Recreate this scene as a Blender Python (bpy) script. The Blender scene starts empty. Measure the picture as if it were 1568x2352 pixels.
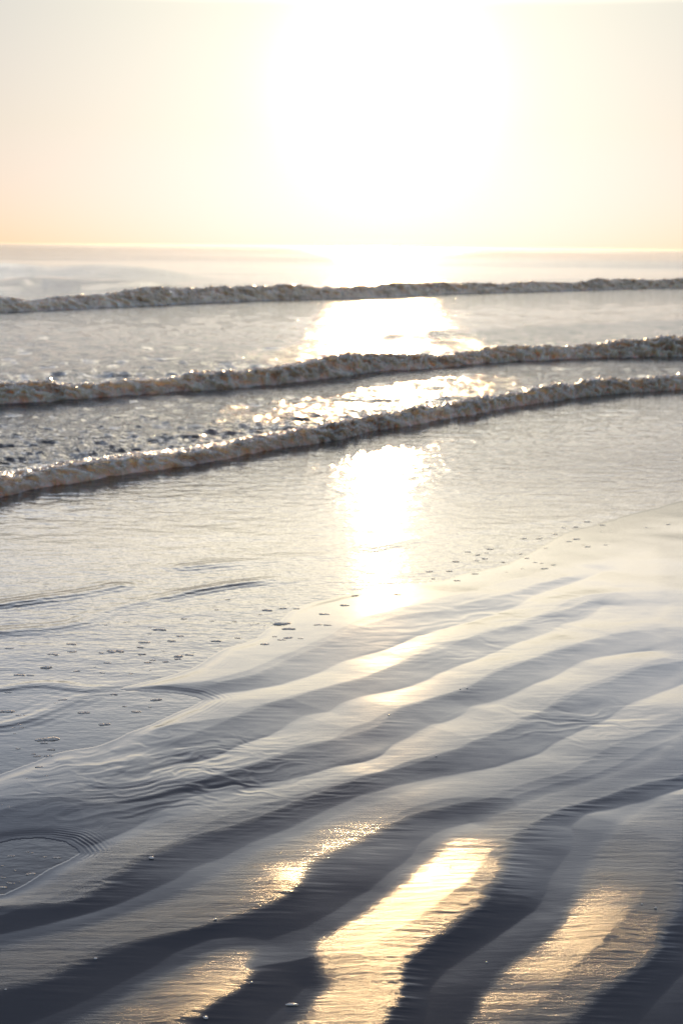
import bpy, math, random
import numpy as np
from mathutils import Matrix, Vector

R = math.radians
sc = bpy.context.scene
col = sc.collection
random.seed(7)

# ------------------------------------------------------------------ camera
CAM_H = 1.5
PITCH, ROLL = 10.6, 0.58
cam_d = bpy.data.cameras.new("camera")
cam = bpy.data.objects.new("camera", cam_d)
col.objects.link(cam)
rot = Matrix.Rotation(R(90 - PITCH), 3, 'X') @ Matrix.Rotation(R(ROLL), 3, 'Z')
cam.matrix_world = Matrix.Translation((0, 0, CAM_H)) @ rot.to_4x4()
cam_d.sensor_fit = 'VERTICAL'
cam_d.sensor_height = 36
cam_d.lens = 50
cam_d.clip_start = 0.05
cam_d.clip_end = 60000
cam_d.dof.use_dof = True
cam_d.dof.focus_distance = 3.9
cam_d.dof.aperture_fstop = 6
sc.camera = cam

# ------------------------------------------------------------------ sky, sun, exposure
SUN_EL, SUN_AZ = 6.1, 1.6          # azimuth to the right of straight ahead (+Y)
sun_dir = Vector((math.sin(R(SUN_AZ)) * math.cos(R(SUN_EL)), math.cos(R(SUN_AZ)) * math.cos(R(SUN_EL)), math.sin(R(SUN_EL))))
world = bpy.data.worlds.new("World")
sc.world = world
world.use_nodes = True
nt = world.node_tree
nt.nodes.clear()
N = nt.nodes.new
L = nt.links.new
w_out = N('ShaderNodeOutputWorld')
bg = N('ShaderNodeBackground')
sky = N('ShaderNodeTexSky')
sky.sky_type = 'NISHITA'
sky.sun_disc = False
sky.sun_elevation = R(SUN_EL)
sky.sun_rotation = R(SUN_AZ)
sky.air_density = 1.0
sky.dust_density = 1.0
sky.ozone_density = 1.0
bg.inputs['Strength'].default_value = 0.10
# bright humid air around the sun: an aureole that falls off with the angle from the sun
tc = N('ShaderNodeTexCoord')
nrm = N('ShaderNodeVectorMath'); nrm.operation = 'NORMALIZE'
L(tc.outputs['Generated'], nrm.inputs[0])
dot = N('ShaderNodeVectorMath'); dot.operation = 'DOT_PRODUCT'
L(nrm.outputs[0], dot.inputs[0]); dot.inputs[1].default_value = sun_dir
ac = N('ShaderNodeMath'); ac.operation = 'ARCCOSINE'; L(dot.outputs['Value'], ac.inputs[0])
def lobe(width_deg, power, colour, gain):
    d = N('ShaderNodeMath'); d.operation = 'DIVIDE'; L(ac.outputs[0], d.inputs[0]); d.inputs[1].default_value = R(width_deg)
    p = N('ShaderNodeMath'); p.operation = 'POWER'; L(d.outputs[0], p.inputs[0]); p.inputs[1].default_value = power
    n = N('ShaderNodeMath'); n.operation = 'MULTIPLY'; L(p.outputs[0], n.inputs[0]); n.inputs[1].default_value = -1
    e = N('ShaderNodeMath'); e.operation = 'EXPONENT'; L(n.outputs[0], e.inputs[0])
    v = N('ShaderNodeVectorMath'); v.operation = 'SCALE'; v.inputs[0].default_value = [c * gain for c in colour]
    L(e.outputs[0], v.inputs['Scale'])
    return v
LOBES = [(2.6, 2.0, (1.0, .94, .86), 18), (7.2, 1.4, (1.0, .86, .70), 2.0)]
acc = sky.outputs[0]
SKY_GAIN = (1.04, 1.03, 1.75)
SOFT, SOFT_HIGH = .10, .065
g = N('ShaderNodeVectorMath'); g.operation = 'MULTIPLY'; L(acc, g.inputs[0]); g.inputs[1].default_value = SKY_GAIN
acc = g.outputs[0]
# soft compression evens out the sky, less of it above the view: c / (1 + k c)
sep = N('ShaderNodeSeparateXYZ'); L(nrm.outputs[0], sep.inputs[0])
sof = N('ShaderNodeMapRange'); sof.interpolation_type = 'SMOOTHSTEP'; L(sep.outputs[2], sof.inputs[0])
for i_, q_ in enumerate((math.sin(R(8.5)), math.sin(R(12.5)), SOFT, SOFT_HIGH)): sof.inputs[i_ + 1].default_value = q_
k1 = N('ShaderNodeVectorMath'); k1.operation = 'MULTIPLY_ADD'; L(acc, k1.inputs[0])
L(sof.outputs[0], k1.inputs[1]); k1.inputs[2].default_value = (1, 1, 1)
k2 = N('ShaderNodeVectorMath'); k2.operation = 'DIVIDE'; L(acc, k2.inputs[0]); L(k1.outputs[0], k2.inputs[1])
acc = k2.outputs[0]
# sky tint by elevation; brightness added above the view lights foam and water
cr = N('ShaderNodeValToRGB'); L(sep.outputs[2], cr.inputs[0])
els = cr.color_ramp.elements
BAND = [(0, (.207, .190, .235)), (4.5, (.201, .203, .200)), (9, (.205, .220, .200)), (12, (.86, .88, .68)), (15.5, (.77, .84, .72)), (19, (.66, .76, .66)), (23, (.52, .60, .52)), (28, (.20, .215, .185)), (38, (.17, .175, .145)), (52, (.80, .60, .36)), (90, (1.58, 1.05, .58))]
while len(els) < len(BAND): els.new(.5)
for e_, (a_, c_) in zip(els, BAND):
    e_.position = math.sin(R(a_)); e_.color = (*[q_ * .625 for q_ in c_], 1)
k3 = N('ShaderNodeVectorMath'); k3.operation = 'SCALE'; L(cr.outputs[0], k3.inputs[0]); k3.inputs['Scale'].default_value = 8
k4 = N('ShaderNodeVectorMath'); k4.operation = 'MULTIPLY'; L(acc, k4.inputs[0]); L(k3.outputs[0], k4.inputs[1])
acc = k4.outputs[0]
for lb in LOBES:
    v = lobe(*lb)
    a = N('ShaderNodeVectorMath'); a.operation = 'ADD'
    L(acc, a.inputs[0]); L(v.outputs[0], a.inputs[1]); acc = a.outputs[0]
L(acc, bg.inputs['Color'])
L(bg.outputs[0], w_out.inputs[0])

sun_l = bpy.data.lights.new("sun", 'SUN')
sun_l.energy = 1.8
sun_l.angle = R(0.5)
sun_l.color = (1.0, .65, .31)
sun = bpy.data.objects.new("sun", sun_l)
sun.rotation_euler = sun_dir.to_track_quat('Z', 'Y').to_euler()
sun.location = (0, 0, 20)
col.objects.link(sun)

sc.view_settings.view_transform = 'Standard'
sc.view_settings.look = 'None'
sc.view_settings.gamma = 1
sc.view_settings.exposure = 0.31
sc.cycles.max_bounces = 6
sc.cycles.sample_clamp_indirect = 6

# ------------------------------------------------------------------ maths helpers
F = 50 / 36 * 2352                       # focal length in units of a 1568 x 2352 frame
RM = np.array(rot)
def ground(u, v, z=0.0):
    """direction of a sighting (u, v) followed down to height z: world x, y"""
    u = np.asarray(u, float); v = np.asarray(v, float)
    d = np.stack([(u - 784) / F, -(v - 1176) / F, -np.ones_like(u)], -1) @ RM.T
    t = (z - CAM_H) / d[..., 2]
    return d[..., 0] * t, d[..., 1] * t

def _hash(ix, iy, iz, seed):
    h = (ix * 374761393 + iy * 668265263 + iz * 2147483647 + seed * 1274126177) & 0xffffffff
    h = ((h ^ (h >> 13)) * 1274126177) & 0xffffffff
    h = ((h ^ (h >> 15)) * 2246822519) & 0xffffffff
    return ((h ^ (h >> 16)) & 0xffffff).astype(np.float32) / float(0xffffff) * 2 - 1
def noise2(x, y, seed=0):
    fx, fy = np.floor(x), np.floor(y)
    ix, iy = fx.astype(np.int64), fy.astype(np.int64)
    tx, ty = (x - fx), (y - fy)
    tx = tx * tx * tx * (tx * (tx * 6 - 15) + 10); ty = ty * ty * ty * (ty * (ty * 6 - 15) + 10)
    z = np.int64(3)
    a = _hash(ix, iy, z, seed); b = _hash(ix + 1, iy, z, seed)
    c = _hash(ix, iy + 1, z, seed); d = _hash(ix + 1, iy + 1, z, seed)
    return (a + (b - a) * tx) * (1 - ty) + (c + (d - c) * tx) * ty
def fbm(x, y, seed=0, octaves=4, gain=.5, lac=2.03):
    s, amp, n = 0, 1.0, 0
    for o in range(octaves):
        c, q = math.cos(o * 1.1), math.sin(o * 1.1)
        s = s + amp * noise2((x * c - y * q) + 17.3 * o, (x * q + y * c) - 9.1 * o, seed + o)
        n += amp; amp *= gain; x = x * lac; y = y * lac
    return s / n
def sstep(a, b, x):
    if a > b: return 1 - sstep(b, a, x)
    t = np.clip((x - a) / (b - a), 0, 1)
    return t * t * (3 - 2 * t)

def dist_lines(px, py, lines, want_side=False):
    """distance from points to the nearest of several polylines; side > 0 is left of the line's direction"""
    best = np.full(px.shape, 1e9, np.float32); side = np.zeros(px.shape, np.float32)
    px = px.astype(np.float32); py = py.astype(np.float32)
    for ln in lines:
        for (x0, y0), (x1, y1) in zip(ln[:-1], ln[1:]):
            ex, ey = x1 - x0, y1 - y0
            l2 = ex * ex + ey * ey + 1e-12
            t = ((px - x0) * ex + (py - y0) * ey) / l2
            np.clip(t, 0, 1, out=t)
            dx = px - (x0 + t * ex); dy = py - (y0 + t * ey)
            d = dx * dx + dy * dy
            m = d < best
            best = np.where(m, d, best)
            if want_side:
                side = np.where(m, np.sign(ex * (py - y0) - ey * (px - x0)), side)
    best = np.sqrt(best)
    return (best, side) if want_side else best

def smooth_line(pts, step=12):
    """Catmull-Rom through sighted points, taken down to the ground"""
    p = np.array(pts, float)
    p = np.vstack([2 * p[0] - p[1], p, 2 * p[-1] - p[-2]])
    out = []
    for i in range(1, len(p) - 2):
        n = max(1, int(np.linalg.norm(p[i + 1] - p[i]) / step / 2))
        for k in range(n):
            t = k / n
            out.append(.5 * ((2 * p[i]) + (-p[i - 1] + p[i + 1]) * t + (2 * p[i - 1] - 5 * p[i] + 4 * p[i + 1] - p[i + 2]) * t * t
                             + (-p[i - 1] + 3 * p[i] - 3 * p[i + 1] + p[i + 2]) * t ** 3))
    out.append(p[-2])
    out = np.array(out)
    x, y = ground(out[:, 0], out[:, 1])
    g = np.stack([x, y], 1)
    def ext(a, b, near):                # carry a line that leaves the view further along its own course
        d = (a - b); d = d / (np.linalg.norm(d) + 1e-9)
        return [a + d * q for q in (.4, 1.0, 3.0)]
    if pts[0][0] <= 5: g = np.vstack([ext(g[0], g[min(3, len(g) - 1)], 0)[::-1], g])
    if pts[-1][0] >= 1560 or pts[-1][1] >= 2345: g = np.vstack([g, ext(g[-1], g[-min(4, len(g))], 0)])
    if pts[0][1] >= 2345: g = np.vstack([ext(g[0], g[min(3, len(g) - 1)], 0)[::-1], g])
    return g

# ------------------------------------------------------------------ mesh helpers
def grid_mesh(name, X, Y, Z, keep=None, attrs=None, mat=None, parent=None):
    nr, nc = X.shape
    co = np.stack([X, Y, Z], -1).reshape(-1, 3).astype(np.float32)
    i = np.arange(nr - 1)[:, None] * nc + np.arange(nc - 1)[None, :]
    f = np.stack([i, i + 1, i + nc + 1, i + nc], -1)
    f = f[keep] if keep is not None else f.reshape(-1, 4)
    f = f.reshape(-1, 4)
    used = np.zeros(len(co), bool); used[f.ravel()] = True
    remap = np.cumsum(used) - 1
    co = co[used]; f = remap[f]
    me = bpy.data.meshes.new(name)
    me.vertices.add(len(co)); me.vertices.foreach_set('co', co.ravel())
    me.loops.add(f.size); me.loops.foreach_set('vertex_index', f.ravel().astype(np.int32))
    me.polygons.add(len(f)); me.polygons.foreach_set('loop_start', (np.arange(len(f)) * 4).astype(np.int32))
    me.polygons.foreach_set('use_smooth', np.ones(len(f), bool))
    me.update(calc_edges=True)
    for k, a in (attrs or {}).items():
        at = me.attributes.new(k, 'FLOAT', 'POINT')
        at.data.foreach_set('value', a.reshape(-1)[used].astype(np.float32))
    o = bpy.data.objects.new(name, me); col.objects.link(o)
    if mat: me.materials.append(mat)
    if parent: o.parent = parent
    return o
def tag(o, label=None, cat=None, group=None, kind=None):
    for k, v in (('label', label), ('category', cat), ('group', group), ('kind', kind)):
        if v: o[k] = v

class Mat:
    def __init__(s, name):
        s.m = bpy.data.materials.new(name); s.m.use_nodes = True
        s.t = s.m.node_tree; s.p = s.t.nodes['Principled BSDF']
    def n(s, t, **kw):
        x = s.t.nodes.new(t)
        for k, v in kw.items(): setattr(x, k, v)
        return x
    def l(s, a, b): s.t.links.new(a, b)
    def attr(s, name): return s.n('ShaderNodeAttribute', attribute_name=name).outputs['Fac']
    def noise(s, scale, vec=(1, 1, 1), detail=3, rough=.5, rotz=0):
        g = s.n('ShaderNodeTexCoord'); mp = s.n('ShaderNodeMapping')
        s.l(g.outputs['Object'], mp.inputs[0]); mp.inputs['Scale'].default_value = vec; mp.inputs['Rotation'].default_value = (0, 0, rotz)
        t = s.n('ShaderNodeTexNoise'); t.inputs['Scale'].default_value = scale; t.inputs['Detail'].default_value = detail
        t.inputs['Roughness'].default_value = rough
        s.l(mp.outputs[0], t.inputs['Vector']); return t.outputs['Fac']
    def math(s, op, a, b=None, clamp=False):
        x = s.n('ShaderNodeMath', operation=op, use_clamp=clamp)
        for i, q in enumerate((a, b)):
            if q is None: continue
            if isinstance(q, (int, float)): x.inputs[i].default_value = q
            else: s.l(q, x.inputs[i])
        return x.outputs[0]
    def rng(s, v, a, b, c, d):
        x = s.n('ShaderNodeMapRange'); s.l(v, x.inputs[0])
        for i, q in enumerate((a, b, c, d)): x.inputs[i + 1].default_value = q
        return x.outputs[0]
    def mix(s, f, a, b):
        x = s.n('ShaderNodeMix', data_type='RGBA')
        if isinstance(f, (int, float)): x.inputs[0].default_value = f
        else: s.l(f, x.inputs[0])
        for i, q in ((6, a), (7, b)):
            if isinstance(q, tuple): x.inputs[i].default_value = (*q, 1)
            else: s.l(q, x.inputs[i])
        return x.outputs[2]
    def bump(s, h, dist, strength=1, nrm=None):
        x = s.n('ShaderNodeBump'); s.l(h, x.inputs['Height']); x.inputs['Distance'].default_value = dist
        if isinstance(strength, (int, float)): x.inputs['Strength'].default_value = strength
        else: s.l(strength, x.inputs['Strength'])
        if nrm: s.l(nrm, x.inputs['Normal'])
        return x.outputs[0]
    def set(s, k, v):
        i = s.p.inputs[k]
        if isinstance(v, (int, float)): i.default_value = v
        elif isinstance(v, tuple): i.default_value = (*v, 1)
        else: s.l(v, i)

# sand: grain = how drained and grainy the sand is (0 under a film of water, 1 on drained slopes)
sand = Mat('wet sand')
gr = sand.attr('grain')
tone = sand.noise(2.2, (1, 3, 1), 4)
sand.set('Base Color', sand.mix(gr, sand.mix(tone, (.030, .032, .036), (.040, .041, .044)), sand.mix(tone, (.040, .040, .040), (.060, .058, .056))))
sand.set('Roughness', sand.rng(gr, 0, 1, .10, .30))
sand.set('IOR', 1.33)
streak = sand.noise(11, (1, 8, 1), 6, .68)
streak2 = sand.noise(30, (1, 7, 1), 4, .6, R(6))
grain_n = sand.noise(420, (1, 1, 1), 2, .7)
b1 = sand.bump(streak, .0022, sand.rng(gr, 0, 1, .04, .5))
b2 = sand.bump(streak2, .0016, sand.rng(gr, 0, 1, .05, .9), b1)
b3 = sand.bump(grain_n, .0018, sand.math('MULTIPLY', gr, .8), b2)
sand.set('Normal', b3)

# sea water: muddy inshore water, its ripples finer than the mesh come from the bump
water = Mat('sea water')
chop = water.attr('chop')
water.set('Base Color', (.040, .038, .034))
water.set('Roughness', .08)
water.set('IOR', 1.34)
n1 = water.noise(26, (1, 1.6, 1), 3, .55)
n2 = water.noise(5, (1, 1.8, 1), 4, .6)
n3 = water.noise(.16, (1, 4, 1), 6, .68)
wb = water.bump(n3, 1.1, water.attr('far'))
wb = water.bump(n2, .05, water.rng(chop, 0, 1, .0, .9), wb)
wb = water.bump(n1, .010, chop, wb)
water.set('Normal', wb)

# breaking water: aerated and lumpy
brk = Mat('breaking water')
fm = brk.attr('froth')
mott = brk.rng(brk.noise(7, (1, 1, .7), 4, .6), .34, .66, -.22, .16)
fm2 = brk.math('ADD', fm, mott, True)
brk.set('Base Color', brk.mix(fm2, (.14, .11, .08), (.92, .70, .49)))
brk.set('Roughness', brk.rng(fm2, 0, 1, .10, .35))
brk.set('IOR', 1.34)
brk.set('Coat Weight', .6)
brk.set('Coat Roughness', .06)
brk.set('Subsurface Weight', 1.0)
brk.p.inputs['Subsurface Radius'].default_value = (1, .72, .5)
brk.set('Subsurface Scale', .40)
k1 = brk.noise(11, (1.4, 1, .8), 3, .5)
k2 = brk.noise(60, (1, 1, 1.5), 3, .6)
bb = brk.bump(k1, .055, .9); bb = brk.bump(k2, .006, .8, bb)
brk.set('Normal', bb)

foam = Mat('foam bubbles')
foam.set('Base Color', (.95, .89, .79))
foam.set('Roughness', .38)
foam.set('IOR', 2.1)
fb = foam.bump(foam.noise(320, (1, 1, 1), 2), .002, .8)
foam.set('Normal', fb)
tl = foam.n('ShaderNodeBsdfTranslucent'); tl.inputs[0].default_value = (.95, .88, .76, 1); foam.l(fb, tl.inputs['Normal'])
mx = foam.n('ShaderNodeMixShader'); mx.inputs[0].default_value = .45
foam.l(foam.p.outputs[0], mx.inputs[1]); foam.l(tl.outputs[0], mx.inputs[2]); foam.l(mx.outputs[0], foam.t.nodes['Material Output'].inputs[0])
shell = Mat('pale shell')
shell.set('Base Color', shell.mix(shell.noise(60), (.55, .48, .40), (.78, .72, .64)))
shell.set('Roughness', .12)
stone = Mat('dark stone')
stone.set('Base Color', stone.mix(stone.noise(90), (.03, .025, .022), (.09, .075, .06)))
stone.set('Roughness', .45)

# ------------------------------------------------------------------ the course of the sand ripples
SHORE = [(0, 1777), (50, 1760), (125, 1732), (215, 1717), (300, 1685), (365, 1655), (435, 1625), (463, 1609), (440, 1600), (380, 1592), (270, 1583),
         (375, 1557), (450, 1532), (480, 1512), (520, 1490), (590, 1467), (645, 1422), (700, 1392), (784, 1367), (900, 1346), (1010, 1335),
         (1085, 1314), (1165, 1296), (1230, 1262), (1300, 1225), (1420, 1190), (1568, 1152)]
POOL = [(0, 1941), (50, 1932), (110, 1930), (150, 1936), (172, 1950), (182, 1962), (150, 1978), (100, 2001), (50, 2030), (0, 2056)]
TROUGH = [
    [(270, 1583), (375, 1557), (450, 1532), (480, 1512), (520, 1490), (590, 1467), (645, 1422), (700, 1392), (784, 1367), (900, 1344), (1010, 1332), (1085, 1312), (1165, 1296)],
    [(463, 1607), (500, 1598), (530, 1592), (580, 1584), (645, 1572), (710, 1554), (740, 1542), (784, 1521), (839, 1504), (884, 1492), (949, 1467), (1009, 1447), (1044, 1437), (1084, 1427), (1144, 1407), (1184, 1392), (1224, 1370), (1259, 1357), (1309, 1342), (1349, 1327), (1384, 1314)],
    [(0, 1777), (50, 1760), (125, 1732), (215, 1717), (300, 1685), (365, 1655), (435, 1625), (463, 1607)],
    [(440, 1752), (480, 1742), (520, 1727), (550, 1712), (615, 1692), (665, 1664), (695, 1644), (750, 1634), (784, 1615), (824, 1602), (884, 1590), (949, 1575), (1004, 1547), (1034, 1537), (1104, 1512), (1159, 1487), (1209, 1470), (1254, 1454), (1294, 1432), (1324, 1427), (1359, 1412), (1384, 1392)],
    [(0, 2056), (50, 2031), (115, 1996), (185, 1956), (235, 1938), (280, 1916), (310, 1901), (350, 1871), (410, 1843), (480, 1822), (560, 1812), (700, 1782), (784, 1759), (834, 1750), (884, 1732), (909, 1712), (949, 1684), (984, 1664), (1014, 1660), (1054, 1644), (1084, 1622), (1124, 1612), (1154, 1602), (1214, 1577), (1234, 1567), (1274, 1552), (1314, 1532), (1359, 1512), (1409, 1502), (1490, 1495)],
    [(0, 2150), (150, 2112), (270, 2081), (310, 2061), (360, 2041), (400, 2021), (430, 2001), (500, 1971), (565, 1946), (600, 1926), (665, 1900), (784, 1848), (834, 1828), (899, 1808), (984, 1790), (1064, 1776), (1134, 1762), (1184, 1747), (1234, 1732), (1284, 1700), (1334, 1674), (1374, 1657), (1409, 1637), (1444, 1617), (1509, 1592), (1568, 1570)],
    [(70, 2352), (175, 2311), (225, 2286), (300, 2248), (350, 2221), (400, 2191), (430, 2181), (490, 2163), (550, 2154), (590, 2156), (620, 2158), (650, 2148), (700, 2131), (740, 2108), (784, 2082), (814, 2066), (849, 2046), (884, 2016), (924, 1986), (944, 1966), (959, 1946), (1000, 1916), (1080, 1892)],
    [(970, 2352), (990, 2280), (1029, 2228), (1064, 2206), (1114, 2176), (1174, 2131), (1209, 2106), (1249, 2071), (1259, 2036), (1284, 1981), (1304, 1951), (1314, 1901), (1349, 1871), (1409, 1856), (1484, 1841), (1568, 1811)],
    [(610, 2352), (645, 2321), (670, 2301), (700, 2272)],
    [(1469, 2352), (1499, 2311), (1534, 2271), (1568, 2236)],
]
CREST = [
    [(500, 1572), (600, 1545), (700, 1500), (784, 1462), (884, 1425), (1009, 1405), (1064, 1390), (1104, 1377), (1154, 1367), (1199, 1357), (1234, 1342), (1264, 1337), (1294, 1327)],
    [(370, 1672), (480, 1656), (540, 1650), (590, 1630), (650, 1607), (720, 1588), (784, 1572), (834, 1562), (884, 1537), (929, 1517), (984, 1492), (1024, 1477), (1064, 1472), (1094, 1464), (1104, 1454), (1144, 1442), (1184, 1437), (1234, 1417), (1284, 1407), (1314, 1394), (1354, 1382)],
    [(0, 1836), (100, 1838), (190, 1841), (250, 1848), (300, 1831), (350, 1826), (430, 1802), (560, 1764), (700, 1715), (784, 1697), (859, 1672), (914, 1627), (984, 1607), (1059, 1587), (1104, 1562), (1159, 1532), (1209, 1519), (1259, 1502), (1294, 1492), (1334, 1477), (1374, 1468)],
    [(0, 2085), (140, 2076), (175, 2071), (220, 2051), (250, 2021), (280, 2001), (320, 1971), (360, 1956), (410, 1936), (480, 1915), (550, 1893), (625, 1868), (700, 1838), (784, 1806), (860, 1780), (934, 1752), (1009, 1732), (1064, 1717), (1109, 1692), (1174, 1677), (1209, 1652), (1254, 1632), (1284, 1607), (1314, 1592), (1359, 1572), (1409, 1552), (1449, 1537), (1484, 1522), (1524, 1512)],
    [(0, 2271), (100, 2248), (160, 2218), (215, 2191), (265, 2176), (310, 2161), (400, 2145), (470, 2130), (540, 2106), (600, 2076), (655, 2051), (680, 2016), (690, 2001), (720, 1976), (784, 1945), (834, 1925), (884, 1900), (960, 1872), (1060, 1850), (1180, 1812), (1300, 1772), (1420, 1710), (1568, 1650)],
    [(400, 2352), (430, 2336), (460, 2311), (515, 2281), (545, 2256), (558, 2240)],
    [(869, 2352), (884, 2326), (916, 2291), (919, 2266), (914, 2221), (949, 2191), (999, 2151), (1059, 2106), (1104, 2066), (1129, 2026), (1144, 1981), (1154, 1951), (1190, 1915), (1280, 1865), (1400, 1826), (1568, 1782)],
    [(1294, 2352), (1324, 2326), (1349, 2291), (1409, 2251), (1459, 2216), (1494, 2181), (1514, 2116), (1534, 2066), (1544, 2026), (1568, 1940)],
]
shore_g = smooth_line(SHORE)
pool_g = smooth_line(POOL)
TROUGH += [POOL, [(270, 1583), (380, 1592), (463, 1609)]]
trough_g = [smooth_line(t) for t in TROUGH]
crest_g = [smooth_line(t) for t in CREST]

def inside_poly(px, py, poly):
    r = np.zeros(px.shape, bool)
    n = len(poly)
    for i in range(n):
        x0, y0 = poly[i]; x1, y1 = poly[(i + 1) % n]
        c = ((y0 > py) != (y1 > py)) & (px < (x1 - x0) * (py - y0) / (y1 - y0 + 1e-12) + x0)
        r ^= c
    return r
sea_poly = np.vstack([[[-9000, shore_g[0][1] - 1]], shore_g, [[9000, shore_g[-1][1] + 2], [9000, 15000], [-9000, 15000]]])
def shore_sd(x, y):
    """metres to the water's edge, positive on the sand"""
    wx = x + .02 * fbm(x * 5, y * 5, 91, 3); wy = y + .02 * fbm(x * 5 + 40, y * 5, 92, 3)
    d = dist_lines(wx, wy, [shore_g]); ins = inside_poly(wx, wy, sea_poly)
    d2 = dist_lines(wx, wy, [pool_g]); ins2 = inside_poly(wx, wy, pool_g)
    s = np.where(ins, -d, d); s2 = np.where(ins2, -d2, d2)
    return np.minimum(s, s2)

# ------------------------------------------------------------------ beach
def columns(core, step, far):
    a = list(np.arange(-core, core + 1e-6, step)); q = step; e = core; tail = []
    while e < far:
        q *= 1.12; e += q; tail.append(e)
    return np.array([-t for t in tail[::-1]] + a + tail)
A = columns(.30, 2.3 / F, 4.0)
s_rows = np.concatenate([np.geomspace(.0009, .165, 66)[:-1], np.arange(.165, .66, 1.9 / F)])
D = np.concatenate([CAM_H / s_rows, np.linspace(CAM_H / .66, -8, 80)[1:]])
X = np.maximum(D, 1.9)[:, None] * A[None, :]
Y = np.repeat(D[:, None], len(A), 1)
sd = shore_sd(X, Y)
wx = X + .012 * fbm(X * 7, Y * 7, 1, 3); wy = Y + .012 * fbm(X * 7 + 9, Y * 7, 2, 3)
dT = dist_lines(wx, wy, trough_g)
tooth = fbm(X * 7, Y * 80, 5, 3)
cwx = wx + .015 * tooth
dC, sideC = dist_lines(cwx, wy, crest_g, True)
r = dT / (dT + dC + 1e-4)
seaward = sideC > 0                          # crests were sighted left to right, so the sea lies to their left
def blur(a, k):
    for ax in (0, 1):
        p = [(0, 0), (0, 0)]; p[ax] = (k + 1, k)
        c = np.cumsum(np.pad(a, p, mode='edge').astype(np.float64), axis=ax)
        n = a.shape[ax]
        a = (np.take(c, np.arange(2 * k + 1, 2 * k + 1 + n), ax) - np.take(c, np.arange(n), ax)) / (2 * k + 1)
    return a
side = blur(blur(seaward.astype(float), 5), 5)
hump = 1 - sstep(3.0, 3.8, Y)
stoss = (1 - hump) * (1 - (1 - r) ** 1.25) + hump * r ** 1.35
lee = r ** 1.3
shape = side * stoss + (1 - side) * lee
span = np.clip(dT + dC, 0, .45)
near = 1 - sstep(3.0, 4.6, Y)
amp = .003 + (.0145 - .0035 * near) * span
mound = np.zeros_like(X)
for u0, v0, w0, g0 in ((1010, 2060, .16, .058), (860, 2230, .15, .046), (1355, 2135, .165, .060), (645, 2035, .05, .028), (450, 2310, .11, .036), (800, 1900, .25, -.006)):
    a0, b0 = ground(u0, v0)
    gq = np.exp(-(((X - a0) / w0) ** 2 + ((Y - b0) / (w0 * 1.3)) ** 2))
    amp += g0 * span * gq
    if g0 > 0: mound = np.maximum(mound, np.exp(-(((X - a0) / (w0 * 1.5)) ** 2 + ((Y - b0) / (w0 * 1.9)) ** 2)))
rip = amp * shape
# the same ripples carry on along the beach on either side
off = np.clip(sstep(.27, .42, np.abs(X) / np.maximum(Y, 1.0)) + sstep(2.45, 1.9, Y), 0, 1) * sstep(9, 6, Y) * sstep(.12, .35, dT + dC - .05)
ph = (Y * .90 - X * .44 + .16 * fbm(X * .9, Y * .9, 201, 3)) / .40
fr = ph - np.floor(ph)
gen = np.where(fr < .38, fr / .38, (1 - fr) / .62)
rip = rip * (1 - .7 * off) + off * .011 * gen * gen * (3 - 2 * gen) * (.7 + .5 * fbm(X * .8, Y * .8, 203, 2))
# broad undulation and long flow streaks
rip += .004 * fbm(X * 1.6, Y * 1.6, 11, 3) * sstep(0, .3, sd)
grainy = side * sstep(.04, .5, r) + (1 - side) * (1 - sstep(.0, .28, 1 - r))
grainy *= sstep(0, .05, sd)
grainy *= .12 + .88 * (1 - sstep(2.95, 3.9, Y))
grainy *= .40 + .60 * mound
grainy *= .75 + .35 * fbm(X * 3, Y * 14, 21, 4)
rip += grainy * (.0011 * fbm(X * 6, Y * 60, 31, 4) + .0006 * fbm(X * 20, Y * 160, 35, 3))
# bow ripples frozen around the edges of the pools
dpool = dist_lines(X, Y, [pool_g]); px_, py_ = ground(110, 1925)
rip += .0007 * np.sin(dpool * 2 * math.pi / .012) * np.exp(-(dpool / .055) ** 2) * np.exp(-(((X - (px_ + .07)) / .16) ** 2)) * (Y > py_ - .12) * (sd > 0)
px2, py2 = ground(440, 1600)
dsh = dist_lines(X, Y, [shore_g])
rip += .0005 * np.sin(dsh * 2 * math.pi / .020) * np.exp(-(dsh / .07) ** 2) * np.exp(-(((X - px2) / .35) ** 2 + ((Y - py2) / .25) ** 2)) * (sd > 0)
# wrinkled runoff patch
px3, py3 = ground(390, 1775)
m3 = np.exp(-(((X - px3) / .42) ** 2 + ((Y - py3) / .30) ** 2))
q3 = fbm(X * 5, Y * 5, 44, 3)
rip += m3 * .0010 * (1 - 2 * np.abs(fbm(X * 5 + 1.5 * q3, (Y - .3 * X) * 17 + 2 * q3, 47, 3)))
for (u0, v0, w0) in ((1180, 1400, .45), (1330, 1660, .3), (1000, 1480, .4)):
    a0, b0 = ground(u0, v0); mm = np.exp(-(((X - a0) / w0) ** 2 + ((Y - b0) / (w0 * .8)) ** 2))
    qq = fbm(X * 4, Y * 4, int(u0), 3)
    rip += mm * .0006 * (1 - 2 * np.abs(fbm(X * 4 + qq, (Y - .2 * X) * 13 + 2 * qq, int(u0) + 5, 3)))
lift = np.clip(sd / (.06 + .35 * sstep(.1, .9, X)), 0, 1); lift = lift * lift * (3 - 2 * lift)
Z = np.where(sd > 0, rip * lift + .0008 * sstep(0, .08, sd) * (1 - .6 * sstep(0, .4, X)) + .0006, 0)
Z = Z + np.where(sd <= 0, -.03 * sstep(0, .35, -sd) - .02 * np.clip(Y - 10, 0, 40), 0)
beach = grid_mesh('beach', X, Y, Z, attrs={'grain': np.clip(grainy, 0, 1)}, mat=sand.m)
tag(beach, kind='structure')

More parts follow.
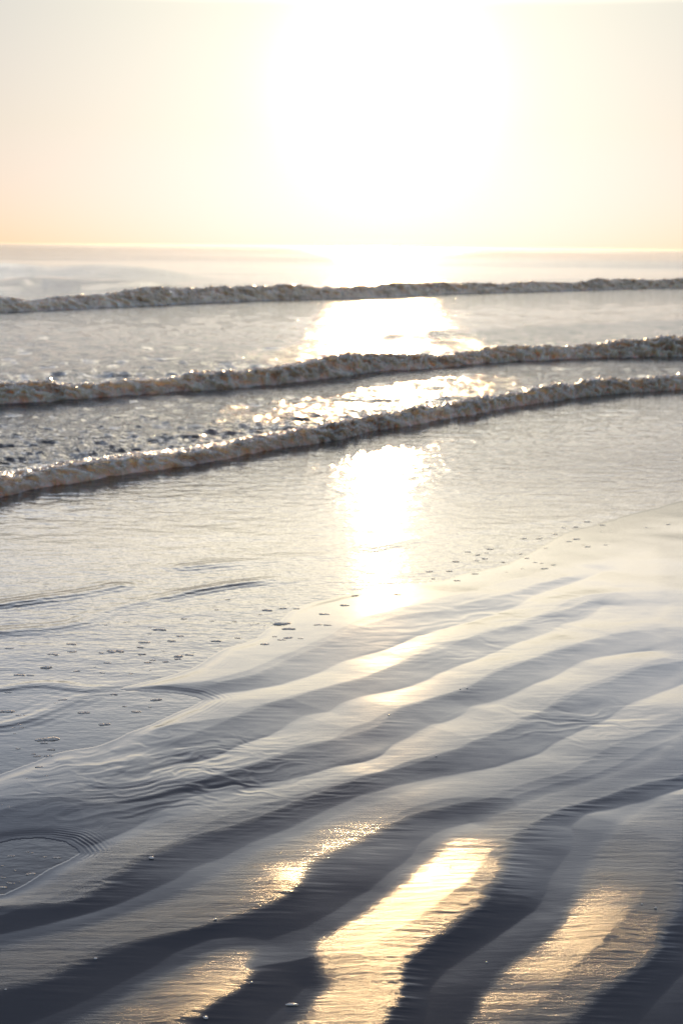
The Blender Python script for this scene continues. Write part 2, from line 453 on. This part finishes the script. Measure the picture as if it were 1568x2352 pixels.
# ------------------------------------------------------------------ breaking waves: toe and crest courses
W = [
    dict(toe=[(0, 719), (150, 712), (300, 704), (450, 697), (600, 691), (784, 686), (984, 677), (1134, 673), (1284, 669), (1434, 664), (1568, 662)],
         crest=[(0, 684), (100, 682), (200, 677), (300, 669), (450, 667), (600, 662), (784, 657), (984, 652), (1134, 650), (1284, 648), (1434, 642), (1568, 639)],
         lean=.7, back=2.0, label='farthest breaking wave, a low hazy roller just below the horizon'),
    dict(toe=[(0, 930), (100, 925), (200, 917), (300, 909), (400, 900), (500, 895), (600, 887), (700, 877), (784, 866), (884, 852), (984, 847), (1084, 837), (1184, 829), (1284, 827), (1384, 822), (1568, 819)],
         crest=[(0, 889), (100, 887), (200, 877), (300, 872), (400, 867), (475, 859), (600, 849), (700, 837), (784, 824), (884, 819), (984, 814), (1084, 807), (1184, 802), (1284, 794), (1384, 787), (1568, 782)],
         lean=.40, back=.9, label='middle breaking wave with a dark curling face and glinting crest'),
    dict(toe=[(0, 1142), (50, 1129), (115, 1114), (185, 1107), (280, 1089), (360, 1079), (450, 1067), (540, 1049), (625, 1032), (700, 1022), (784, 1009), (859, 987), (934, 979), (1009, 964), (1084, 954), (1134, 942), (1209, 929), (1284, 919), (1359, 909), (1434, 902), (1568, 894)],
         crest=[(0, 1088), (100, 1077), (200, 1060), (300, 1045), (400, 1035), (500, 1022), (600, 1003), (700, 985), (784, 968), (934, 940), (1034, 924), (1134, 907), (1234, 890), (1284, 882), (1384, 874), (1484, 869), (1568, 864)],
         lean=.40, back=.8, label='nearest breaking wave, its lumpy foam edge running up the wet sand'),
]
def interp_line(pts, a):
    """forward distance of a course on the ground at lateral tangent a"""
    u = np.linspace(pts[0][0], pts[-1][0], 200); p = np.array(pts, float)
    v = np.interp(u, p[:, 0], p[:, 1])
    k = np.ones(9) / 9; v = np.convolve(np.pad(v, 4, mode='edge'), k, 'valid')
    x, y = ground(u, v)
    t = x / y
    m = np.interp(a, t, y)
    s0 = (y[12] - y[0]) / (t[12] - t[0]); s1 = (y[-1] - y[-13]) / (t[-1] - t[-13])
    m = np.where(a < t[0], y[0] + np.clip((a - t[0]) * s0 * .7, -3, 30), m)
    return np.where(a > t[-1], y[-1] + np.clip((a - t[-1]) * s1 * .7, -3, 60), m)

WA = np.arange(-.36, .36, 2.0 / F)
for k, w in enumerate(W):
    w['t'] = interp_line(w['toe'], WA)
    gc = interp_line(w['crest'], WA)                      # where the sight line over the crest meets z = 0
    jag = 1 + .42 * fbm(WA * w['t'] * [.5, .9, 1.5][k], WA * 0 + 3, 60 + k, 5, .65)
    Dt = w['t']
    H = CAM_H * (1 - (Dt) / gc)                           # first estimate of the height
    for _ in range(4):
        Dc = Dt + w['lean'] * 2.2 * np.maximum(H, .02)
        H = CAM_H * (1 - Dc / gc)
    H = np.maximum(H, .02) * jag
    w['H'] = H; w['c'] = Dt + w['lean'] * 2.2 * H
    T = np.concatenate([np.linspace(0, 1, 46), 1 + np.linspace(0, 1, 46)[1:] ** 1.2 * 1.0])
    TT = np.repeat(T[:, None], len(WA), 1)
    front = TT <= 1
    prof_f = np.sin(np.clip(TT, 0, 1) * math.pi / 2) ** .85
    tb = np.clip(TT - 1, 0, 1)
    prof_b = (1 - tb) ** 1.6 * (1 - .0 * tb) + .10 * np.sin(tb * math.pi)
    yy = np.where(front, Dt[None] - .02 + (w['c'] - Dt)[None] * TT, w['c'][None] + tb * w['back'] * (1 + 2 * H[None]))
    zz = H[None] * np.where(front, prof_f, prof_b) - .012 * (1 - np.clip(TT * 8, 0, 1)) - .02 * sstep(.75, 1, tb)
    xx = WA[None] * yy
    # turbulent lumps: billowed noise pushed out along the face
    sc_ = [4, 8, 13][k]
    bl = 0; am = 1
    for o in range(4):
        f = sc_ * 2.0 ** o
        bl = bl + am * (1 - 2 * np.abs(noise2(xx * f + 31 * o, (TT * H[None] * 2.2 + yy * .6) * f * 1.1, 70 + 5 * k + o))); am *= .6
    bl = bl / 1.9
    env = np.where(front, .35 + .65 * sstep(0, .25, TT), 1 - sstep(0, .9, tb) * .70)
    lump = bl * H[None] * env * [.55, .8, 1][k]
    yy = yy - lump * 1.0 * np.where(front, 1, .3)
    zz = zz + lump * .32
    fine = fbm(xx * 22 / (1 + k * 0), yy * 22, 80 + k, 3)
    zz = zz + fine * .10 * H[None] * env
    froth = np.clip(np.where(front, .85 - .25 * TT, .5 * (1 - sstep(0, .35, tb))) + .5 * fbm(xx * 3, zz * 10 + yy, 85 + k, 4), 0, 1)
    w['mesh'] = grid_mesh('breaking_wave', xx, yy, zz, attrs={'froth': froth}, mat=brk.m)
    tag(w['mesh'], w['label'], 'wave', 'breaking waves rolling in to the beach')

# ------------------------------------------------------------------ sea
A2 = columns(.30, 2.6 / F, 6.0)
s2 = np.concatenate([np.geomspace(.0009, .006, 22)[:-1], np.arange(.006, .60, 1.7 / F)])
D2 = CAM_H / s2
X = D2[:, None] * A2[None, :]
Y = np.repeat(D2[:, None], len(A2), 1)
sd = shore_sd(X, Y)
dd = D2 ** 2 / CAM_H * (1.7 / F)
def filt(lam):                                   # leave out what the mesh cannot carry
    return sstep(.9, 2.2, lam / np.maximum(dd, 1e-4))[:, None]
t3 = np.interp(A2, WA, W[2]['t'])[None]; t2 = np.interp(A2, WA, W[1]['t'])[None]; t1 = np.interp(A2, WA, W[0]['t'])[None]
zf = 1 - sstep(0, .15, Y - t3)
z3 = sstep(0, .15, Y - t3) * (1 - sstep(0, .5, Y - t2)); z2 = sstep(0, .5, Y - t2) * (1 - sstep(0, 2, Y - t1)); z1 = sstep(0, 2, Y - t1)
rough3 = .5 + 1.0 * np.exp(-np.clip(Y - t3, 0, 99) / 2.6); rough2 = .7 + 1.0 * np.exp(-np.clip(Y - t2, 0, 99) / 4.0)
def ripple(lam, seed, st=1.7, sharp=1.0):
    n = fbm(X / lam, Y * st / lam * .8, seed, 2)
    return (1 - np.abs(n) * 2.2) * filt(lam)
calm = .45 + .75 * sstep(-.3, .5, fbm(X * .5, Y * .5, 7, 3))
right_calm = 1 - .8 * sstep(.0, 1.2, X) * (1 - sstep(6.8, 9.5, Y))
shoaly = sstep(0, .10, -sd)
Zs = zf * calm * right_calm * sstep(.0, 2.5, -sd) * (.0005 + .0042 * sstep(6.5, 11, Y)) * (ripple(.16, 101) + .45 * ripple(.07, 105)) + zf * calm * sstep(.0, 1.2, -sd) * (0 + .004 * fbm(X * 1.2, Y * 2.6, 109, 3))
Zs = Zs + shoaly * zf * .0003 * ripple(.05, 103, 2.6) * sstep(4.4, 6, Y)
Zs = Zs + z3 * rough3 * (.018 * ripple(.45, 111) + .011 * ripple(.17, 115) + .007 * ripple(.08, 117))
Zs = Zs + z2 * rough2 * (.024 * ripple(.9, 121) + .018 * ripple(.40, 125) + .010 * ripple(.18, 128))
Zs = Zs + z1 * (.04 * ripple(2.4, 131) + .02 * ripple(1.0, 135) + .16 * fbm(X / 14, Y / 5.5, 137, 3) * filt(5) + .10 * fbm(X / 60, Y / 22, 139, 2) * filt(22))
# low swells out beyond the breakers, and folds of thin backwash running down the flat
for pts, hgt, wid in (([(0, 634), (80, 630), (180, 632), (300, 640)], .50, 3.0), ([(0, 667), (100, 664), (200, 668), (330, 672)], .30, 1.4), ([(1000, 607), (1250, 609), (1568, 612)], .5, 5),
                      ([(900, 778), (1200, 762), (1380, 752), (1568, 742)], .09, .7)):
    gx, gy = ground([p[0] for p in pts], [p[1] for p in pts])
    d = dist_lines(X, Y, [np.stack([gx, gy], 1)])
    Zs = Zs + hgt * np.exp(-(d / wid) ** 2)
for pts, hgt, wid in (([(0, 1390), (90, 1376), (170, 1362), (260, 1345)], .006, .07), ([(0, 1455), (100, 1443), (190, 1425), (240, 1400), (300, 1382), (420, 1362), (520, 1345), (620, 1330)], .0075, .06),
                      ([(420, 1302), (600, 1285), (790, 1268), (900, 1246), (1064, 1222), (1159, 1210), (1259, 1197), (1400, 1178)], .006, .08), ([(0, 1577), (60, 1572), (150, 1570), (210, 1578), (330, 1585), (420, 1592), (470, 1608)], .007, .035),
                      ([(0, 1662), (90, 1640), (190, 1595)], .004, .05)):
    gx, gy = ground([p[0] for p in pts], [p[1] for p in pts])
    ln = smooth_line([(max(p[0], 6), p[1]) for p in pts])
    d = dist_lines(X + .05 * fbm(X * 2, Y * 2, 55, 2), Y + .05 * fbm(X * 2, Y * 2, 56, 3), [ln])
    br = .35 + .9 * sstep(-.2, .4, fbm(X * 1.4, Y * 1.4, 57, 2))
    Zs = Zs + zf * shoaly * br * (.78 * hgt * np.exp(-(d / wid) ** 2) + hgt * .10 * np.sin(d * 2 * math.pi / .05) * np.exp(-(d / (wid * 2.2)) ** 2))
Zs = Zs - .012 * sstep(0, .06, sd)
keep = (np.minimum(np.minimum(sd[:-1, :-1], sd[1:, 1:]), np.minimum(sd[1:, :-1], sd[:-1, 1:])) < .05)
chopv = np.clip(.03 + .07 * sstep(4, 5.5, Y) + .20 * zf * sstep(7, 10.5, Y) + z3 * .9 * rough3 + z2 * .7 * rough2 + z1 * (.1 + .8 * np.exp(-np.clip(Y - t1, 0, 5000) / 30)), 0, 1)
sea = grid_mesh('sea', X, Y, Zs, keep=keep, attrs={'chop': chopv, 'far': z1 * sstep(3.7, 6.2, np.log(np.maximum(Y, 1))) * (.55 + .45 * fbm(X / 40, Y / 9, 301, 3)) + 0 * X}, mat=water.m)
tag(sea, kind='structure')

# ------------------------------------------------------------------ foam left on the film of water and on the sand
def tile(n, lst):
    ox, oy = {3: (0, 1191.7), 4: (784, 1191.7), 5: (0, 1756.2), 6: (784, 1756.2)}[n]
    return [(ox + a * .5, oy + b * .5, w * .5) for a, b, w in lst]
FOAM = tile(3, [(40,596,40),(332,576,50),(246,623,60),(330,611,45),(530,609,80),(464,616,25),(214,684,65),(92,719,60),(140,719,40),(357,700,30),(492,663,35),(470,708,30),(603,712,22),(680,660,35),(703,650,30),(762,657,35),(652,623,40),(645,591,35),(660,568,55),(736,510,65),(688,528,20),(690,499,18),(828,539,35),(788,561,40),(820,632,52),(818,645,38),(869,625,45),(997,562,48),(1090,548,30),(845,460,32),(975,470,22),(1078,472,22),(1228,421,48),(1195,440,22),(1300,411,38),(1362,414,35),(1292,484,85),(1330,510,65),(1262,545,25),(1322,552,45),(1294,561,40),(1380,556,28),(1216,580,52),(1158,488,20),(1490,443,58),(1463,493,40),(1503,496,42),(1187,481,12),(1216,491,12),(750,607,14),(437,681,12),(692,695,14),(38,798,38),(290,833,48),(256,847,25),(337,843,18),(525,807,40),(716,832,55),(385,891,55),(625,886,45),(572,862,25),(690,867,18),(480,944,55),(35,885,75),(85,903,30),(118,903,28),(90,947,30),(63,961,18),(100,960,25),(12,937,25),(68,986,12),(220,1015,115),(200,1031,35),(238,1061,38),(156,1080,22),(170,1092,35),(225,1090,42),(84,1056,22),(180,1144,42),(488,488,22),(575,475,20),(1048,371,25),(994,418,22)]) \
     + tile(4, [(1198,30,32),(1127,14,35),(1075,38,22),(1018,42,20),(1499,29,28),(905,91,32),(838,91,25),(1075,95,38),(1045,106,28),(1110,123,12),(1128,132,32),(1211,124,18),(937,135,20),(820,162,18),(580,153,32),(680,139,36),(626,166,25),(665,157,22),(657,184,32),(620,192,26),(525,197,32),(890,202,20),(918,206,22),(930,232,40),(973,216,24),(829,230,18),(743,200,18),(756,246,14),(611,254,38),(530,285,32),(420,276,18),(402,243,38),(495,241,34),(15,402,48),(65,356,35),(255,352,38),(1398,42,14),(1193,61,10),(1236,58,10),(980,72,25),(850,182,30)]) \
     + tile(5, [(182,15,42),(212,60,22),(125,71,14),(45,202,20),(12,194,10),(50,422,34),(127,402,16),(147,406,12),(205,426,20),(262,430,42),(10,465,20),(145,503,42),(12,520,30),(50,546,42),(12,565,40),(85,537,14),(72,487,14)])
SPECKS = tile(5, [(697,438,24),(440,899,14),(28,1043,9),(990,723,16),(1155,1013,12),(945,1182,24)]) + tile(6, [(1440,673,14),(1377,657,10),(665,912,10)]) \
     + tile(4, [(545,789,8),(576,786,9),(217,910,9),(434,1099,9)])

from mathutils import noise as mn
def foam_mesh(seed):
    """a flat raft of bubbles with an uneven outline, one unit wide"""
    rnd = random.Random(seed)
    import bmesh
    bm = bmesh.new()
    lobes = []
    n = rnd.randint(3, 6)
    for i in range(n):
        t = (i + .5) / n - .5
        lobes.append((t * .72 + rnd.uniform(-.05, .05), rnd.uniform(-.10, .10), rnd.uniform(.13, .25) * (1.15 - abs(t))))
    for lx, ly, lr in lobes:
        r0 = bmesh.ops.create_icosphere(bm, subdivisions=3, radius=1)
        for v in r0['verts']:
            q = v.co * 3 + Vector((lx * 9, seed, 0))
            k = 1 + .28 * mn.noise(q) + .16 * mn.noise(q * 2.7)
            v.co = Vector((lx + v.co.x * lr * k, ly + v.co.y * lr * k * .95, max(-.02, v.co.z * lr * .34 * k)))
    for i in range(34):                               # single bubbles heaped on it and around its rim
        lx, ly, lr = rnd.choice(lobes)
        a = rnd.uniform(0, 6.28); d = lr * rnd.uniform(.1, 1.12); b = rnd.uniform(.018, .042)
        r0 = bmesh.ops.create_icosphere(bm, subdivisions=1, radius=b)
        hz = .30 * math.sqrt(max(0, lr * lr - d * d)) + b * .3
        for v in r0['verts']: v.co += Vector((lx + d * math.cos(a), ly + d * math.sin(a), hz))
    me = bpy.data.meshes.new('foam_clump')
    bm.to_mesh(me); bm.free()
    for p in me.polygons: p.use_smooth = True
    me.materials.append(foam.m)
    return me
foams = [foam_mesh(i) for i in range(9)]

ZI = Z
def sand_z(x, y):
    a = x / max(y, 1.9)
    j = int(np.clip(np.searchsorted(A, a), 1, len(A) - 1)); i = int(np.clip(np.searchsorted(-D, -y), 1, len(D) - 1))
    return float(max(ZI[i, j], ZI[i - 1, j - 1], ZI[i - 1, j], ZI[i, j - 1]))
SPECIAL = {(220, 1015): 'large crescent raft of foam near the left edge, biggest of all the foam',
           (262, 430): 'ragged foam clump in the little pool, beside its ringed right rim', (145, 503): 'foam clump by the lower rim of the little pool at the left edge',
           (182, 15): 'foam clump alone on the bare rise below the crescent foam raft', (480, 944): 'rounded foam clump ringed by ripples, at the foot of the pool tip',
           (385, 891): 'bright foam clump with a raised middle, left of the ripple-ringed clump', (625, 886): 'foam clump nearest the tip of the pointed pool',
           (1292, 484): 'long thin strip of foam under the sun glitter, upper of a stacked pair', (1330, 510): 'thick foam strip under the sun glitter, lower of a stacked pair',
           (820, 632): 'plump foam clump at the water edge with a smaller one against its front', (530, 609): 'long knobbly foam strip floating left of centre on the shallow water',
           (716, 832): 'flat foam strip inside the pointed pool, just below its ripple rings', (35, 885): 'long narrow foam strip touching the left edge above the crescent raft',
           (92, 719): 'long foam strip near the left edge, just above the dark backwash fold', (930, 232): 'widest foam strip on the smooth right-hand flat',
           (15, 402): 'double foam strip just below the foot of the sun glitter'}
spec = {}
for (a, b), t in SPECIAL.items():
    for n in (3, 4, 5):
        for q in tile(n, [(a, b, 1)]): spec[(n, round(q[0], 1), round(q[1], 1))] = t
want = {(220,1015):3,(262,430):5,(145,503):5,(182,15):5,(480,944):3,(385,891):3,(625,886):3,(1292,484):3,(1330,510):3,(820,632):3,(530,609):3,(716,832):3,(35,885):3,(92,719):3,(930,232):4,(15,402):4,(1499,29):4,(580,153):4}
SPECIAL[(1499, 29)] = 'small foam fleck farthest to the right of all the foam, on the bright flat'
SPECIAL[(580, 153)] = 'foam strip beside the right shoulder of the sun glitter'
MARK = {(220,1015): 'the large crescent foam raft', (262,430): 'the ragged clump in the little pool', (480,944): 'the ripple-ringed foam clump', (1330,510): 'the stacked foam pair under the glitter',
        (820,632): 'the plump clump at the water edge', (530,609): 'the long knobbly floating strip', (35,885): 'the long strip touching the left edge', (92,719): 'the strip above the backwash fold',
        (930,232): 'the widest strip on the right-hand flat', (15,402): 'the double strip below the glitter', (716,832): 'the flat strip in the pointed pool', (1499,29): 'the fleck farthest right', (580,153): 'the strip by the glitter'}
SP = {}; MK = []
for k_, n_ in want.items():
    q = tile(n_, [(k_[0], k_[1], 1)])[0]; SP[(round(q[0], 1), round(q[1], 1))] = SPECIAL[k_]
    if k_ in MARK: MK.append((q[0], q[1], MARK[k_]))
cells = {}
for i, (u, v, w) in enumerate(FOAM):
    if (round(u, 1), round(v, 1)) in SP: continue
    mu, mv, mt = min(MK, key=lambda m: math.hypot(m[0] - u, (m[1] - v) * 2))
    du, dv = u - mu, (v - mv) * 2
    side_ = ('right of' if du > 0 else 'left of') if abs(du) > abs(dv) else ('below' if dv > 0 else 'above')
    cells.setdefault((mt, side_), []).append((math.hypot(du, dv), i, w))
LAB = {}
ORD = ['nearest', 'second nearest', 'third nearest', 'fourth nearest', 'fifth nearest', 'sixth nearest', 'seventh nearest', 'eighth nearest', 'ninth nearest', 'tenth nearest', 'eleventh nearest', 'twelfth nearest', 'farthest']
for (mt, side_), lst in cells.items():
    for n, (_, i, w) in enumerate(sorted(lst)):
        kind_ = 'tiny foam fleck' if w < 9 else 'small foam clump' if w < 19 else 'longish foam strip'
        LAB[i] = kind_ + (', ' + ORD[min(n, 12)] + ' of those' if len(lst) > 1 else '') + ' ' + side_ + ' ' + mt
for i, (u, v, w) in enumerate(FOAM):
    x, y = ground(u, v); x, y = float(x), float(y)
    slant = math.sqrt(x * x + y * y + CAM_H ** 2)
    size = 1.15 * w / F * slant
    o = bpy.data.objects.new('foam_clump', foams[i % 9]); col.objects.link(o)
    s_ = float(shore_sd(np.array([x]), np.array([y]))[0])
    o.location = (x, y, max(.0005, sand_z(x, y) if s_ > 0 else 0))
    o.rotation_euler = (0, 0, random.uniform(-.18, .18) + (math.pi if i % 2 else 0))
    o.scale = (size, size * random.uniform(.55, .85), size * random.uniform(.5, .8))
    lab = SP.get((round(u, 1), round(v, 1)))
    lab = lab or LAB[i]; g = 'clumps of foam left by the backwash'
    tag(o, lab, 'foam', g)

def pebble_mesh(seed, flat, mat, name):
    import bmesh
    bm = bmesh.new(); bmesh.ops.create_icosphere(bm, subdivisions=3, radius=.5)
    for v in bm.verts:
        k = 1 + .22 * mn.noise(v.co * 2.5 + Vector((seed, 0, 0))) + .08 * mn.noise(v.co * 7 + Vector((seed, 3, 0)))
        v.co = Vector((v.co.x * k, v.co.y * k * .7, v.co.z * k * flat))
    me = bpy.data.meshes.new(name); bm.to_mesh(me); bm.free()
    for p in me.polygons: p.use_smooth = True
    me.materials.append(mat); return me
peb = [pebble_mesh(i, .38, shell.m, 'pebble') for i in range(3)]
PL = ['pale wet pebble alone in the dark trough left of centre', 'pale pebble on the dark band at the lower left', 'tiny pale pebble at the left edge on the lowest dark band',
      'pale pebble under the small left glint on the striped slope', 'tiny pebble on the dark band at the foot of the left mound', 'pale pebble at the bottom edge beside the lowest left mound',
      'pale pebble on the far right rim of the right-hand glowing mound', 'smaller pebble left of the one on the rim of the right-hand mound', 'tiny pebble left of the right-hand glowing mound',
      'left of two pebbles side by side in the middle trough', 'right of two pebbles side by side in the middle trough', 'tiny glinting pebble on the middle crest', 'tiny glinting pebble on the crest right of centre']
for i, (u, v, w) in enumerate(SPECKS):
    x, y = ground(u, v); x, y = float(x), float(y)
    size = w / F * math.sqrt(x * x + y * y + 2.25)
    o = bpy.data.objects.new('pebble', peb[i % 3]); col.objects.link(o)
    o.location = (x, y, sand_z(x, y) + size * .16); o.scale = (size,) * 3; o.rotation_euler = (0, 0, random.uniform(-.5, .5))
    tag(o, PL[i], 'pebble', 'pebbles on the wet sand')
# a long pale shell sliver and a dark chip of stone
x, y = map(float, ground(670, 2311)); me = pebble_mesh(9, .30, shell.m, 'shell_sliver')
o = bpy.data.objects.new('shell_sliver', me); col.objects.link(o); o.location = (x, y, sand_z(x, y) + .002); o.scale = (.026, .008, .012)
tag(o, 'long thin pale shell sliver at the bottom, left of the glowing mound', 'shell')
x, y = map(float, ground(1034, 1995)); me = pebble_mesh(12, .5, stone.m, 'stone_chip')
o = bpy.data.objects.new('stone_chip', me); col.objects.link(o); o.location = (x, y, sand_z(x, y) + .0015); o.scale = (.008, .004, .004)
tag(o, 'tiny dark stone chip on the brightest part of the glowing mound', 'stone')

# ------------------------------------------------------------------ haze volume added to imitate lens flare over the water
hz = Mat('flare haze')
hz.t.nodes.remove(hz.p)
pv = hz.n('ShaderNodeVolumePrincipled')
pv.inputs['Color'].default_value = (1, .93, .84, 1)
pv.inputs['Density'].default_value = .00010
pv.inputs['Anisotropy'].default_value = .88
hz.l(pv.outputs[0], hz.t.nodes['Material Output'].inputs['Volume'])
me = bpy.data.meshes.new('haze')
hx, y0, y1, z0, z1 = 11000, -40, 1700, -2.2, 1.54
vs = [(x, y, z) for x in (-hx, hx) for y in (y0, y1) for z in (z0, z1)]
me.from_pydata(vs, [], [(0, 1, 3, 2), (4, 6, 7, 5), (0, 4, 5, 1), (2, 3, 7, 6), (0, 2, 6, 4), (1, 5, 7, 3)])
me.materials.append(hz.m)
o = bpy.data.objects.new('haze', me); col.objects.link(o); tag(o, kind='stuff')
